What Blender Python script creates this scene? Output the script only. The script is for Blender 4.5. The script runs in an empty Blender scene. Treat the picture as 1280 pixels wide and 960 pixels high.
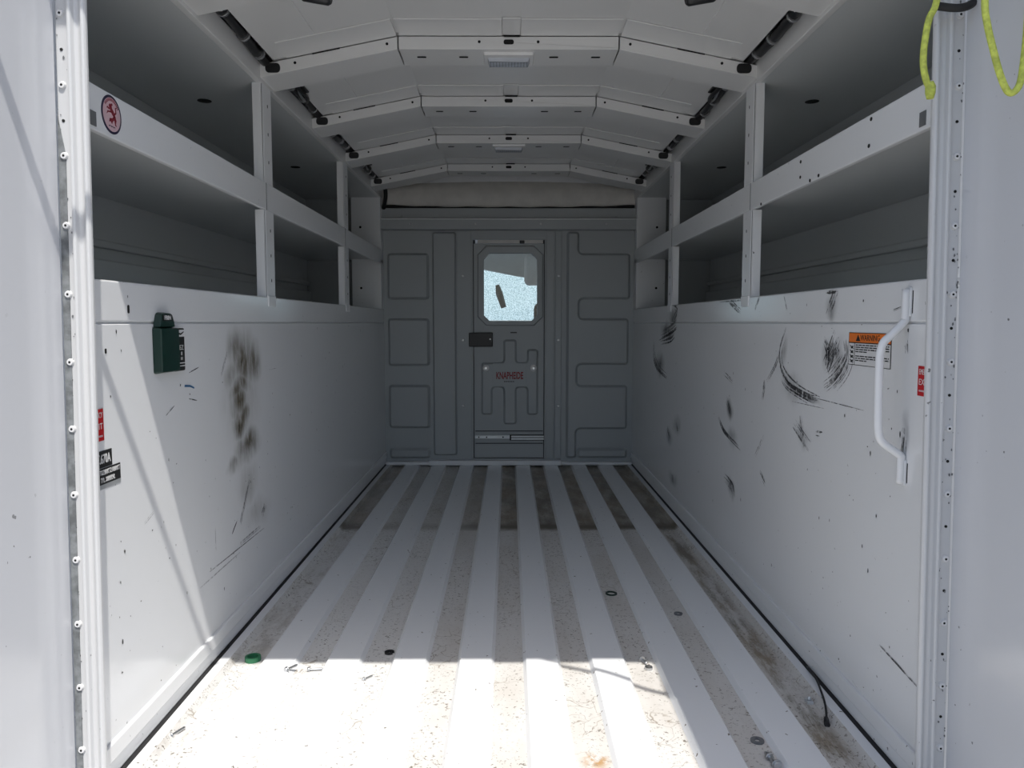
import bpy, bmesh, math, random
from mathutils import Vector, Matrix
random.seed(4)
SC = bpy.context.scene
COL = SC.collection

# ------------------------------------------------------------------ camera
cam = bpy.data.cameras.new('camera')
cam.sensor_width = 36.0
cam.lens = 960.0 / 1280.0 * 36.0
cam.clip_start = 0.02
cam_o = bpy.data.objects.new('camera', cam)
COL.objects.link(cam_o)
cam_o.location = (0, 0, 0.73)
cam_o.rotation_euler = (math.pi / 2 - math.atan(77 / 960), 0, -math.atan(4 / 960))
SC.camera = cam_o

# ------------------------------------------------------------------ sky, sun, exposure
world = bpy.data.worlds.new('sky')
SC.world = world
world.use_nodes = True
wn = world.node_tree.nodes
bg = wn['Background']
sky = wn.new('ShaderNodeTexSky')
sky.sky_type = 'NISHITA'
sky.sun_disc = False
SUN_DIR = Vector((-0.21, 0.446, -1.0)).normalized()
sky.sun_elevation = math.asin(-SUN_DIR.z)
sky.sun_rotation = math.atan2(-SUN_DIR.x, -SUN_DIR.y)
sky.air_density = 1.0
sky.dust_density = 2.0
world.node_tree.links.new(sky.outputs[0], bg.inputs[0])
bg.inputs[1].default_value = 0.187
sun = bpy.data.lights.new('sun', 'SUN')
sun.energy = 5.1
sun.angle = math.radians(0.6)
sun.color = (1.0, 0.965, 0.91)
sun_o = bpy.data.objects.new('sun', sun)
COL.objects.link(sun_o)
sun_o.location = (2, -5, 8)
sun_o.rotation_euler = SUN_DIR.to_track_quat('-Z', 'Y').to_euler()
SC.view_settings.view_transform = 'Standard'
SC.view_settings.look = 'None'
SC.view_settings.gamma = 1.0
SC.view_settings.use_curve_mapping = False
SC.view_settings.exposure = 0.0
try:
    SC.cycles.max_bounces = 12
    SC.cycles.diffuse_bounces = 8
except Exception:
    pass

# ------------------------------------------------------------------ helpers
class MB:
    """collects shapes, then links them as ONE mesh object"""
    def __init__(s):
        s.v = []; s.f = []; s.mi = []; s.sm = []
    def add(s, vs, fs, mi=0, smooth=False):
        b = len(s.v)
        s.v += [tuple(v) for v in vs]
        for f in fs:
            s.f.append([b + i for i in f]); s.mi.append(mi); s.sm.append(smooth)
        return s
    def box(s, x0, y0, z0, x1, y1, z1, mi=0):
        x0, x1 = sorted((x0, x1)); y0, y1 = sorted((y0, y1)); z0, z1 = sorted((z0, z1))
        v = [(x0,y0,z0),(x1,y0,z0),(x1,y1,z0),(x0,y1,z0),(x0,y0,z1),(x1,y0,z1),(x1,y1,z1),(x0,y1,z1)]
        return s.add(v, [(0,3,2,1),(4,5,6,7),(0,1,5,4),(1,2,6,5),(2,3,7,6),(3,0,4,7)], mi)
    def hexa(s, a, b, mi=0):
        """a, b: matching quads (4 points each)"""
        return s.add(list(a) + list(b), [(0,3,2,1),(4,5,6,7),(0,1,5,4),(1,2,6,5),(2,3,7,6),(3,0,4,7)], mi)
    def prism(s, fr, pts, w0, w1, mi=0, grow=0.0):
        """polygon in the plane of frame fr, from depth w0 to w1; grow shrinks the w1 end outline"""
        n = len(pts)
        top = offset(pts, -grow) if grow else pts
        v = [fr(u, q, w0) for u, q in pts] + [fr(u, q, w1) for u, q in top]
        fs = [tuple(range(n, 2 * n)), tuple(reversed(range(n)))]
        fs += [(i, (i + 1) % n, n + (i + 1) % n, n + i) for i in range(n)]
        return s.add(v, fs, mi)
    def tube(s, path, r, seg=10, mi=0, cap=True, radii=None):
        P = [Vector(p) for p in path]; n = len(P)
        t0 = (P[1] - P[0]).normalized()
        ref = Vector((0, 0, 1)) if abs(t0.z) < .9 else Vector((1, 0, 0))
        nrm = t0.cross(ref).normalized()
        vs = []
        for i in range(n):
            t = (P[min(i + 1, n - 1)] - P[max(i - 1, 0)])
            t = t.normalized() if t.length > 1e-9 else t0
            nrm = (nrm - t * nrm.dot(t)).normalized()
            bn = t.cross(nrm)
            rr = radii[i] if radii else r
            for k in range(seg):
                a = 2 * math.pi * k / seg
                vs.append(P[i] + (nrm * math.cos(a) + bn * math.sin(a)) * rr)
        fs = []
        for i in range(n - 1):
            for k in range(seg):
                fs.append((i*seg+k, i*seg+(k+1) % seg, (i+1)*seg+(k+1) % seg, (i+1)*seg+k))
        s.add(vs, fs, mi, True)
        if cap:
            s.add(vs[:seg], [tuple(reversed(range(seg)))], mi)
            s.add(vs[-seg:], [tuple(range(seg))], mi)
        return s
    def build(s, name, mats, parent=None, bevel=0, segs=2):
        m = bpy.data.meshes.new(name)
        m.from_pydata(s.v, [], s.f)
        for x in (mats if isinstance(mats, (list, tuple)) else [mats]):
            m.materials.append(x)
        m.polygons.foreach_set('material_index', s.mi)
        m.polygons.foreach_set('use_smooth', s.sm)
        bm = bmesh.new(); bm.from_mesh(m)
        bmesh.ops.remove_doubles(bm, verts=bm.verts, dist=1e-6)
        bmesh.ops.recalc_face_normals(bm, faces=bm.faces)
        bm.to_mesh(m); bm.free()
        m.update()
        o = bpy.data.objects.new(name, m)
        COL.objects.link(o)
        if parent: o.parent = parent
        if bevel:
            b = o.modifiers.new('bevel', 'BEVEL')
            b.width = bevel; b.segments = segs; b.limit_method = 'ANGLE'; b.angle_limit = math.radians(40)
            b.harden_normals = False
        return o

def offset(pts, d):
    n = len(pts); out = []
    area = sum(pts[i][0]*pts[(i+1) % n][1] - pts[(i+1) % n][0]*pts[i][1] for i in range(n))
    sg = 1 if area > 0 else -1
    for i in range(n):
        a = Vector(pts[i-1]); b = Vector(pts[i]); c = Vector(pts[(i+1) % n])
        e1 = (b - a).normalized(); e2 = (c - b).normalized()
        n1 = Vector((e1.y, -e1.x)) * sg; n2 = Vector((e2.y, -e2.x)) * sg
        m = n1 + n2
        k = 1 + n1.dot(n2)
        m = m / max(k, .3)
        out.append((b.x + m.x * d, b.y + m.y * d))
    return out

def rounded(pts, r, seg=4):
    n = len(pts); out = []
    for i in range(n):
        a = Vector(pts[i-1]); b = Vector(pts[i]); c = Vector(pts[(i+1) % n])
        d1 = (a - b); d2 = (c - b)
        rr = min(r, d1.length * .48, d2.length * .48)
        p = b + d1.normalized() * rr; q = b + d2.normalized() * rr
        for k in range(seg + 1):
            t = k / seg
            w = p * (1-t)**2 + b * 2*t*(1-t) + q * t*t
            out.append((w.x, w.y))
    return out

def rect(u0, v0, u1, v1): return [(u0, v0), (u1, v0), (u1, v1), (u0, v1)]
def ngon(u, v, r, n=16, ry=None):
    return [(u + r*math.cos(2*math.pi*k/n), v + (ry or r)*math.sin(2*math.pi*k/n)) for k in range(n)]

def frame(o, r, up):
    o = Vector(o); r = Vector(r); up = Vector(up); w = r.cross(up)
    f = lambda a, b, c=0.0: o + r*a + up*b + w*c
    f.o, f.r, f.up, f.w = o, r, up, w
    return f
WX = 0.635
LW = frame((-WX, 0, 0), (0, 1, 0), (0, 0, 1))        # u = y,  v = z, w into the room
RW = frame((WX, 0, 0), (0, -1, 0), (0, 0, 1))        # u = -y
YB = 3.93
BW = frame((0, YB, 0), (1, 0, 0), (0, 0, 1))         # u = x
FLR = frame((0, 0, 0), (1, 0, 0), (0, 1, 0))         # u = x, v = y

def empty(name, loc, label=None, cat=None, group=None):
    o = bpy.data.objects.new(name, None)
    COL.objects.link(o); o.location = loc; o.empty_display_size = .05
    if label: tag(o, label, cat, group)
    return o
def tag(o, label, cat, group=None):
    o['label'] = label; o['category'] = cat
    if group: o['group'] = group
    return o
def struct(o):
    o['kind'] = 'structure'; return o
def under(o, parent):
    """parent keeping world position (parents here only translate)"""
    o.parent = parent
    o.matrix_parent_inverse = Matrix.Translation(-parent.location)
    return o
def text(name, s, fr, u, v, w, size, mat, parent=None, align='CENTER', sx=1.0, rot=0.0, ext=0.0002, bold=0.0):
    c = bpy.data.curves.new(name, 'FONT')
    c.body = s; c.size = size; c.align_x = align; c.align_y = 'CENTER'; c.extrude = ext; c.offset = bold; c.resolution_u = 2
    t = bpy.data.objects.new(name, c); COL.objects.link(t)
    m = bpy.data.meshes.new_from_object(t.evaluated_get(bpy.context.evaluated_depsgraph_get()))
    bpy.data.objects.remove(t)
    cr, sr = math.cos(rot), math.sin(rot)
    for vv in m.vertices:
        a = vv.co.x * sx; b = vv.co.y
        vv.co = fr(u + a*cr - b*sr, v + a*sr + b*cr, w + vv.co.z)
    m.materials.clear(); m.materials.append(mat)
    o = bpy.data.objects.new(name, m); COL.objects.link(o)
    if parent: o.parent = parent
    return o

# ------------------------------------------------------------------ materials
def new_mat(name):
    m = bpy.data.materials.new(name); m.use_nodes = True
    return m, m.node_tree.nodes, m.node_tree.links, m.node_tree.nodes['Principled BSDF']
def nmath(n, l, op, a, b=None, clamp=False):
    x = n.new('ShaderNodeMath'); x.operation = op; x.use_clamp = clamp
    for i, q in enumerate((a, b)):
        if q is None: continue
        if isinstance(q, (int, float)): x.inputs[i].default_value = q
        else: l.new(q, x.inputs[i])
    return x.outputs[0]
def mixc(n, l, fac, a, b):
    x = n.new('ShaderNodeMix'); x.data_type = 'RGBA'
    for i, q in ((0, fac), (6, a), (7, b)):
        if isinstance(q, (int, float)): x.inputs[i].default_value = q
        elif isinstance(q, tuple): x.inputs[i].default_value = (*q, 1) if len(q) == 3 else q
        else: l.new(q, x.inputs[i])
    return x.outputs[2]
def noise(n, l, vec, scale, detail=4, rough=.6, stretch=None):
    t = n.new('ShaderNodeTexNoise'); t.inputs['Scale'].default_value = scale
    t.inputs['Detail'].default_value = detail; t.inputs['Roughness'].default_value = rough
    if stretch:
        mp = n.new('ShaderNodeMapping'); mp.inputs['Scale'].default_value = stretch
        l.new(vec, mp.inputs['Vector']); vec = mp.outputs[0]
    l.new(vec, t.inputs['Vector'])
    return t.outputs['Fac']
def ramp(n, l, v, a, b, lo=0.0, hi=1.0):
    x = n.new('ShaderNodeMapRange'); x.interpolation_type = 'SMOOTHSTEP'
    x.inputs[1].default_value = a; x.inputs[2].default_value = b
    x.inputs[3].default_value = lo; x.inputs[4].default_value = hi
    l.new(v, x.inputs[0]); return x.outputs[0]
def coords(n):
    return n.new('ShaderNodeTexCoord').outputs['Object']

def plain(name, col, rough=.5, metal=0.0, var=.06, scale=14, spec=.5):
    m, n, l, p = new_mat(name)
    f = noise(n, l, coords(n), scale)
    c = mixc(n, l, ramp(n, l, f, .3, .7), tuple(x*(1-var) for x in col), tuple(min(1, x*(1+var)) for x in col))
    l.new(c, p.inputs['Base Color'])
    p.inputs['Roughness'].default_value = rough; p.inputs['Metallic'].default_value = metal
    p.inputs['Specular IOR Level'].default_value = spec
    return m

def wall_paint(name, col, blobs=(), stain=(.09, .075, .045), rough=.3, axis='yz', specks=True):
    m, n, l, p = new_mat(name)
    co = coords(n)
    f = noise(n, l, co, 3.0, 3)
    rgb = n.new('ShaderNodeRGB'); rgb.outputs[0].default_value = (*col, 1)
    c = rgb.outputs[0]
    if specks:
        # fine scattered chips and rubbed dirt
        sp = noise(n, l, co, 85, 2, .5)
        sp2 = noise(n, l, co, 2.6, 3, .6)
        k = nmath(n, l, 'MULTIPLY', ramp(n, l, sp, .725, .76), ramp(n, l, sp2, .48, .62))
        c = mixc(n, l, k, c, (.12, .12, .12))
    if blobs:
        acc = None
        fine = noise(n, l, co, 30, 5, .7, (1, 1.6, .45))
        broad = noise(n, l, co, 9, 4, .6, (1, 1.3, .6))
        warp = n.new('ShaderNodeTexNoise'); warp.inputs['Scale'].default_value = 11
        l.new(co, warp.inputs['Vector'])
        wv = n.new('ShaderNodeVectorMath'); wv.operation = 'MULTIPLY_ADD'
        l.new(warp.outputs['Color'], wv.inputs[0])
        wv.inputs[1].default_value = (.06, .06, .06)
        l.new(co, wv.inputs[2])
        for (cy, cz, ry, rz, rot, st) in blobs:
            s1 = n.new('ShaderNodeVectorMath'); s1.operation = 'SUBTRACT'
            l.new(wv.outputs[0], s1.inputs[0]); s1.inputs[1].default_value = (0.03, cy+.03, cz+.03)
            s2 = n.new('ShaderNodeVectorMath'); s2.operation = 'MULTIPLY'
            l.new(s1.outputs[0], s2.inputs[0]); s2.inputs[1].default_value = (0, 1/ry, 1/rz)
            s3 = n.new('ShaderNodeVectorMath'); s3.operation = 'LENGTH'
            l.new(s2.outputs[0], s3.inputs[0])
            g = ramp(n, l, s3.outputs['Value'], 1.15, 0.0, 0.0, st)
            acc = g if acc is None else nmath(n, l, 'MAXIMUM', acc, g)
        k = nmath(n, l, 'MULTIPLY', acc, ramp(n, l, fine, .25, .60, .55, 1.2))
        k = nmath(n, l, 'MULTIPLY', k, ramp(n, l, broad, .30, .52, .55, 1.0), True)
        c = mixc(n, l, k, c, stain)
    l.new(c, p.inputs['Base Color'])
    p.inputs['Roughness'].default_value = rough
    p.inputs['Specular IOR Level'].default_value = .7
    bmp = n.new('ShaderNodeBump'); bmp.inputs['Strength'].default_value = .025; bmp.inputs['Distance'].default_value = .01
    l.new(noise(n, l, co, 2.2, 2), bmp.inputs['Height']); l.new(bmp.outputs[0], p.inputs['Normal'])
    return m

WHITE = (.74, .75, .76)
M = {}
M['white'] = wall_paint('white_paint', WHITE, rough=.32)
M['wall_l'] = wall_paint('white_wall_paint_brown_smear', WHITE, [(1.828, 0.587, 0.074, 0.049, 0, 0.85), (1.788, 0.564, 0.054, 0.045, 0, 0.8), (1.826, 0.503, 0.062, 0.042, 0, 0.85), (1.82, 0.561, 0.153, 0.18, 0, 0.28), (1.82, 0.431, 0.08, 0.057, 0, 0.6), (1.827, 0.645, 0.098, 0.08, 0, 1.0), (1.906, 0.633, 0.074, 0.059, 0, 0.75), (1.775, 0.662, 0.059, 0.059, 0, 0.55), (1.802, 0.538, 0.072, 0.056, 0, 0.85), (1.803, 0.491, 0.067, 0.041, 0, 0.95), (1.867, 0.439, 0.084, 0.043, 0, 0.85), (1.754, 0.408, 0.052, 0.022, 0, 0.7), (1.75, 0.608, 0.052, 0.044, 0, 0.5), (1.847, 0.338, 0.083, 0.066, 0, 0.3), (1.912, 0.252, 0.116, 0.048, 0, 0.25)], (.085, .064, .028), .15)
M['wall_r'] = wall_paint('white_wall_paint_black_scuffs', WHITE, [(1.479, 0.655, 0.049, 0.052, 0, 0.5), (1.522, 0.671, 0.03, 0.035, 0, 0.6), (1.514, 0.763, 0.033, 0.034, 0, 0.5), (1.713, 0.585, 0.074, 0.043, 0, 0.35), (1.603, 0.573, 0.057, 0.013, 0, 0.6), (3.083, 0.688, 0.134, 0.045, 0, 0.9), (2.982, 0.745, 0.085, 0.043, 0, 0.75), (3.219, 0.556, 0.099, 0.06, 0, 0.7), (2.193, 0.48, 0.039, 0.032, 0, 0.7), (2.16, 0.263, 0.046, 0.032, 0, 0.6), (2.164, 0.408, 0.06, 0.032, 0, 0.4), (3.005, 0.286, 0.073, 0.038, 0, 0.7), (2.879, 0.341, 0.08, 0.042, 0, 0.4), (1.77, 0.662, 0.025, 0.037, 0, 0.4), (1.64, 0.486, 0.043, 0.031, 0, 0.25), (1.214, 0.556, 0.012, 0.038, 0, 0.3), (2.933, 0.128, 0.084, 0.031, 0, 0.6)], (.05, .05, .05), .15)
M['ceil'] = wall_paint('ceiling_paint', (.70, .70, .69), rough=.30, specks=False)
M['door'] = wall_paint('door_paint', (.60, .61, .635), rough=.16)
M['post'] = wall_paint('door_frame_paint', (.55, .555, .56), rough=.3)
M['grey'] = wall_paint('grey_bulkhead_paint', (.37, .395, .405), rough=.5, specks=False)
M['cubby'] = wall_paint('compartment_paint', (.55, .57, .57), rough=.35, specks=False)
M['headliner'] = plain('pale_headliner', (.66, .64, .60), .8)
M['steel'] = plain('zinc_steel', (.55, .56, .57), .35, 1.0)
M['alu'] = plain('brushed_strip', (.55, .57, .58), .4, .6)
M['black'] = plain('black_plastic', (.012, .012, .013), .45)
M['void'] = plain('dark_hole', (.006, .006, .006), .9)
M['rubber'] = plain('black_rubber', (.015, .015, .016), .7)
M['green'] = plain('dark_green_plastic', (.002, .024, .017), .35)
M['green_ring'] = plain('bright_green_plastic', (.02, .16, .07), .4)
M['red'] = plain('red_vinyl', (.48, .012, .016), .4)
M['orange'] = plain('orange_vinyl', (.72, .17, .02), .4)
M['paper'] = plain('white_vinyl', (.66, .66, .66), .4, var=.03)
M['ink'] = plain('black_ink', (.012, .012, .012), .5)
M['white_ink'] = plain('white_ink', (.62, .62, .62), .5, var=.02)
M['red_ink'] = plain('logo_red', (.33, .02, .025), .5)
M['navy'] = plain('navy_ring', (.018, .014, .045), .4)
M['pink'] = plain('pale_pink_vinyl', (.58, .40, .43), .4)
M['maroon'] = plain('maroon_print', (.20, .006, .018), .4)
M['rope'] = plain('yellow_green_rope', (.50, .56, .10), .7, var=.25, scale=120)
M['grey_tape'] = plain('grey_tape', (.13, .135, .14), .6)
M['lens'] = plain('ribbed_lens', (.42, .45, .50), .18)
M['dark_strip'] = plain('flange_shade_grey', (.17, .18, .185), .6, var=.35, scale=60)  # mottled grey for the shade painted on the left flange
M['seat'] = plain('dark_seat_cloth', (.05, .053, .06), .85)
M['cabliner'] = plain('grey_cab_lining', (.32, .33, .34), .8)
M['bluepen'] = plain('blue_scratch', (.03, .12, .25), .6)

# scuff: dark rubber broken up by noise, edges half transparent
def scuff_mat():
    m, n, l, p = new_mat('rubber_scuff')
    co = coords(n)
    f = noise(n, l, co, 90, 3, .6)
    tr = n.new('ShaderNodeBsdfTransparent'); mx = n.new('ShaderNodeMixShader')
    p.inputs['Base Color'].default_value = (.045, .045, .048, 1); p.inputs['Roughness'].default_value = .6
    l.new(ramp(n, l, f, .34, .60, .05, .88), mx.inputs[0]); l.new(tr.outputs[0], mx.inputs[1]); l.new(p.outputs[0], mx.inputs[2])
    l.new(mx.outputs[0], n['Material Output'].inputs[0])
    return m
M['scuff'] = scuff_mat()

def floor_mats():
    # ridge tops: clean paint with few specks ; valleys: grit, brown grime at the far end
    m, n, l, p = new_mat('floor_ridge_paint')
    co = coords(n)
    sp = noise(n, l, co, 70, 2, .5); dirt = noise(n, l, co, 6, 4, .65, (1, .5, 1))
    c = mixc(n, l, ramp(n, l, sp, .71, .75), (.77, .78, .79), (.20, .18, .15))
    l.new(c, p.inputs['Base Color']); p.inputs['Roughness'].default_value = .22
    M['ridge'] = m
    m, n, l, p = new_mat('floor_valley_grime')
    co = coords(n); sx = n.new('ShaderNodeSeparateXYZ'); l.new(co, sx.inputs[0])
    x, y = sx.outputs[0], sx.outputs[1]
    base = mixc(n, l, ramp(n, l, noise(n, l, co, 9, 4, .65, (1, .35, 1)), .3, .72, 0, .8), (.63, .615, .59), (.53, .50, .46))
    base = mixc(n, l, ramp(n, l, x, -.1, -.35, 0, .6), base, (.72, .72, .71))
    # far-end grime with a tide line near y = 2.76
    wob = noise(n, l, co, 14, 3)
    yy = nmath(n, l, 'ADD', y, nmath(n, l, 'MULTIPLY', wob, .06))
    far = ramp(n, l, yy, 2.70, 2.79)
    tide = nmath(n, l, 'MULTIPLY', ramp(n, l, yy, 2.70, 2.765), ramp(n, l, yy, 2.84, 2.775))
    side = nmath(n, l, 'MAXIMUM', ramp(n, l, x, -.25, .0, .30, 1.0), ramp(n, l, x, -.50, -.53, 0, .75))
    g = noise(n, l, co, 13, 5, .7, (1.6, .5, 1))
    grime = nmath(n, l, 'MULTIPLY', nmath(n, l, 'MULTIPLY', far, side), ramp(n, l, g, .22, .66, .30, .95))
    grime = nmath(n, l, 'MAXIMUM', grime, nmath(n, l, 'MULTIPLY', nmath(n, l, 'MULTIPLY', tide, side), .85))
    # right and left gutters carry a brown streak all along
    gr = nmath(n, l, 'MULTIPLY', ramp(n, l, x, .530, .555), ramp(n, l, x, .605, .575))
    streak = nmath(n, l, 'MULTIPLY', gr, ramp(n, l, noise(n, l, co, 11, 5, .75, (2.2, .4, 1)), .38, .62, .08, .95))
    gl = ramp(n, l, x, -.525, -.56)
    sl = nmath(n, l, 'MULTIPLY', gl, ramp(n, l, noise(n, l, co, 8, 5, .75, (1.5, .5, 1)), .45, .7, .05, .55))
    grime = nmath(n, l, 'MAXIMUM', grime, nmath(n, l, 'MAXIMUM', streak, sl))
    brown = mixc(n, l, ramp(n, l, noise(n, l, co, 5, 3), .35, .65), (.235, .18, .115), (.15, .13, .095))
    c = mixc(n, l, grime, base, brown)
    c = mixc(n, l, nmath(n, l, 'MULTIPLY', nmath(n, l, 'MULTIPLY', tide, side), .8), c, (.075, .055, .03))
    # grit specks, thicker along the valley edges
    sp = noise(n, l, co, 130, 3, .62); area = noise(n, l, co, 3.2, 3, .6)
    k = nmath(n, l, 'MULTIPLY', ramp(n, l, sp, .60, .65), ramp(n, l, area, .38, .58, .15, 1.0))
    # hairline runs and a rust spot
    cr = n.new('ShaderNodeTexVoronoi'); cr.feature = 'DISTANCE_TO_EDGE'; cr.inputs['Scale'].default_value = 17
    wp = n.new('ShaderNodeTexNoise'); wp.inputs['Scale'].default_value = 18; l.new(co, wp.inputs['Vector'])
    wm = n.new('ShaderNodeVectorMath'); wm.operation = 'MULTIPLY_ADD'; l.new(wp.outputs['Color'], wm.inputs[0])
    wm.inputs[1].default_value = (.09, .09, .0); l.new(co, wm.inputs[2]); l.new(wm.outputs[0], cr.inputs['Vector'])
    hair = nmath(n, l, 'MULTIPLY', ramp(n, l, cr.outputs['Distance'], .016, .004), ramp(n, l, noise(n, l, co, 4.1, 2), .50, .60, 0, .7))
    c = mixc(n, l, hair, c, (.22, .18, .13))
    rs = n.new('ShaderNodeVectorMath'); rs.operation = 'DISTANCE'; l.new(co, rs.inputs[0]); rs.inputs[1].default_value = (.147, 1.245, -.010)
    rk = nmath(n, l, 'MULTIPLY', ramp(n, l, rs.outputs['Value'], .034, .006), ramp(n, l, noise(n, l, co, 60, 4, .7), .38, .6))
    c = mixc(n, l, rk, c, (.42, .25, .10))
    sp3 = noise(n, l, co, 170, 2, .5)
    k = nmath(n, l, 'MAXIMUM', k, ramp(n, l, sp3, .66, .70, 0, .8))
    c = mixc(n, l, nmath(n, l, 'MULTIPLY', k, .85), c, (.10, .08, .055))
    l.new(c, p.inputs['Base Color']); p.inputs['Roughness'].default_value = .42
    M['valley'] = m
floor_mats()

def glass_mat():
    m, n, l, p = new_mat('door_pane_glass')
    p.inputs['Base Color'].default_value = (.93, .97, .97, 1)
    p.inputs['Transmission Weight'].default_value = 1.0
    p.inputs['Roughness'].default_value = .0
    p.inputs['IOR'].default_value = 1.45
    return m
M['glass'] = glass_mat()
def windscreen_mat():
    # dusty, crazed windscreen: scatters the daylight that falls on it
    m, n, l, p = new_mat('dusty_crazed_windscreen')
    co = coords(n)
    v = n.new('ShaderNodeTexVoronoi'); v.inputs['Scale'].default_value = 115
    l.new(co, v.inputs['Vector'])
    dots = ramp(n, l, v.outputs['Distance'], .40, .62)
    patch = noise(n, l, co, 5, 3)
    c = mixc(n, l, dots, (.90, .97, .98), (.42, .52, .53))
    tl = n.new('ShaderNodeBsdfTranslucent'); l.new(c, tl.inputs[0])
    tr = n.new('ShaderNodeBsdfTransparent'); tr.inputs[0].default_value = (.80, .90, .90, 1)
    mx = n.new('ShaderNodeMixShader'); l.new(ramp(n, l, patch, .3, .7, .80, .98), mx.inputs[0])
    l.new(tr.outputs[0], mx.inputs[1]); l.new(tl.outputs[0], mx.inputs[2])
    gl = n.new('ShaderNodeBsdfGlossy'); gl.inputs['Roughness'].default_value = .05
    m2 = n.new('ShaderNodeMixShader'); m2.inputs[0].default_value = .05
    l.new(mx.outputs[0], m2.inputs[1]); l.new(gl.outputs[0], m2.inputs[2])
    l.new(m2.outputs[0], n['Material Output'].inputs[0])
    return m
M['windscreen'] = windscreen_mat()

def ground_mat():
    m, n, l, p = new_mat('concrete_lot')
    co = coords(n)
    c = mixc(n, l, ramp(n, l, noise(n, l, co, 1.3, 6, .7), .3, .7), (.36, .35, .33), (.46, .45, .43))
    l.new(c, p.inputs['Base Color']); p.inputs['Roughness'].default_value = .9
    return m
M['ground'] = ground_mat()

# ------------------------------------------------------------------ outside: ground and outer shell
struct(MB().box(-30, -30, -.80, 30, 60, -.70).build('ground', M['ground']))
# outer skins of the body (sides, roof with its rear overhang, rear corner faces)
shell = MB()
shell.box(-1.06, 1.125, -.25, -1.035, 4.0, 1.50)
shell.box(1.035, 1.125, -.25, 1.06, 4.0, 1.50)
struct(shell.build('wall_outer_sides', M['white']))
struct(MB().box(-1.06, .945, 1.50, 1.06, 4.25, 1.53).build('roof_skin', M['white'], bevel=.006))
roof = bpy.data.objects['roof_skin']
MB().tube([(-.31, .925, 1.505), (-.640, .810, 1.339)], .0085, 8).build('shadow_rod', M['steel'], roof)  # unseen rod, added to cast the shadow stripe on the left wall
for s, nm in ((-1, 'left'), (1, 'right')):
    struct(MB().box(s*.640, 1.14, -.25, s*1.06, 1.155, 1.50).build('wall_rear_corner_' + nm, M['white']))

# ------------------------------------------------------------------ floor
def make_floor():
    P = .1435; top = .034; sl = .007; d = -.010
    prof = [(-.640, .003, 0), (-.606, .003, 0), (-.596, d, 1)]
    for k in range(-4, 4):
        c = (k + .5) * P + .0
        if k == -4: c = -.497
        if k == 3: c = .497
        prof += [(c-top-sl, d, 1), (c-top, 0, 0), (c+top, 0, 0), (c+top+sl, d, 0)]
    prof += [(.596, d, 1), (.606, .003, 0), (.640, .003, 0)]
    mb = MB(); ys = [1.0 + (YB - .004 - 1.0) * i / 12 for i in range(13)]
    for i in range(len(prof) - 1):
        x0, z0, _ = prof[i]; x1, z1, _ = prof[i+1]
        valley = (abs(z0 - d) < 1e-6 and abs(z1 - d) < 1e-6) or (abs(z0-z1) > 1e-6 and abs(x0) > .59)
        vs = []
        for y in ys: vs += [(x0, y, z0), (x1, y, z1)]
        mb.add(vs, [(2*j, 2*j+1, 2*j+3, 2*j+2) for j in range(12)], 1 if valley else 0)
    # underside plate
    mb.box(-.66, 1.0, -.05, .66, YB, -.02)
    return struct(mb.build('floor', [M['ridge'], M['valley']]))
floor = make_floor()
# sill at the foot of the bulkhead: three lengths of bent strip
sill = MB()
sill.box(-.632, YB-.035, 0.0, -.41, YB-.002, .016); sill.build('sill_strip', M['white'], floor, .003)
MB().box(-.41, YB-.045, 0.0, .27, YB-.002, .024).build('sill_strip', M['white'], floor, .003)
MB().box(.27, YB-.035, 0.0, .632, YB-.002, .014).build('sill_strip', M['white'], floor, .003)

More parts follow.
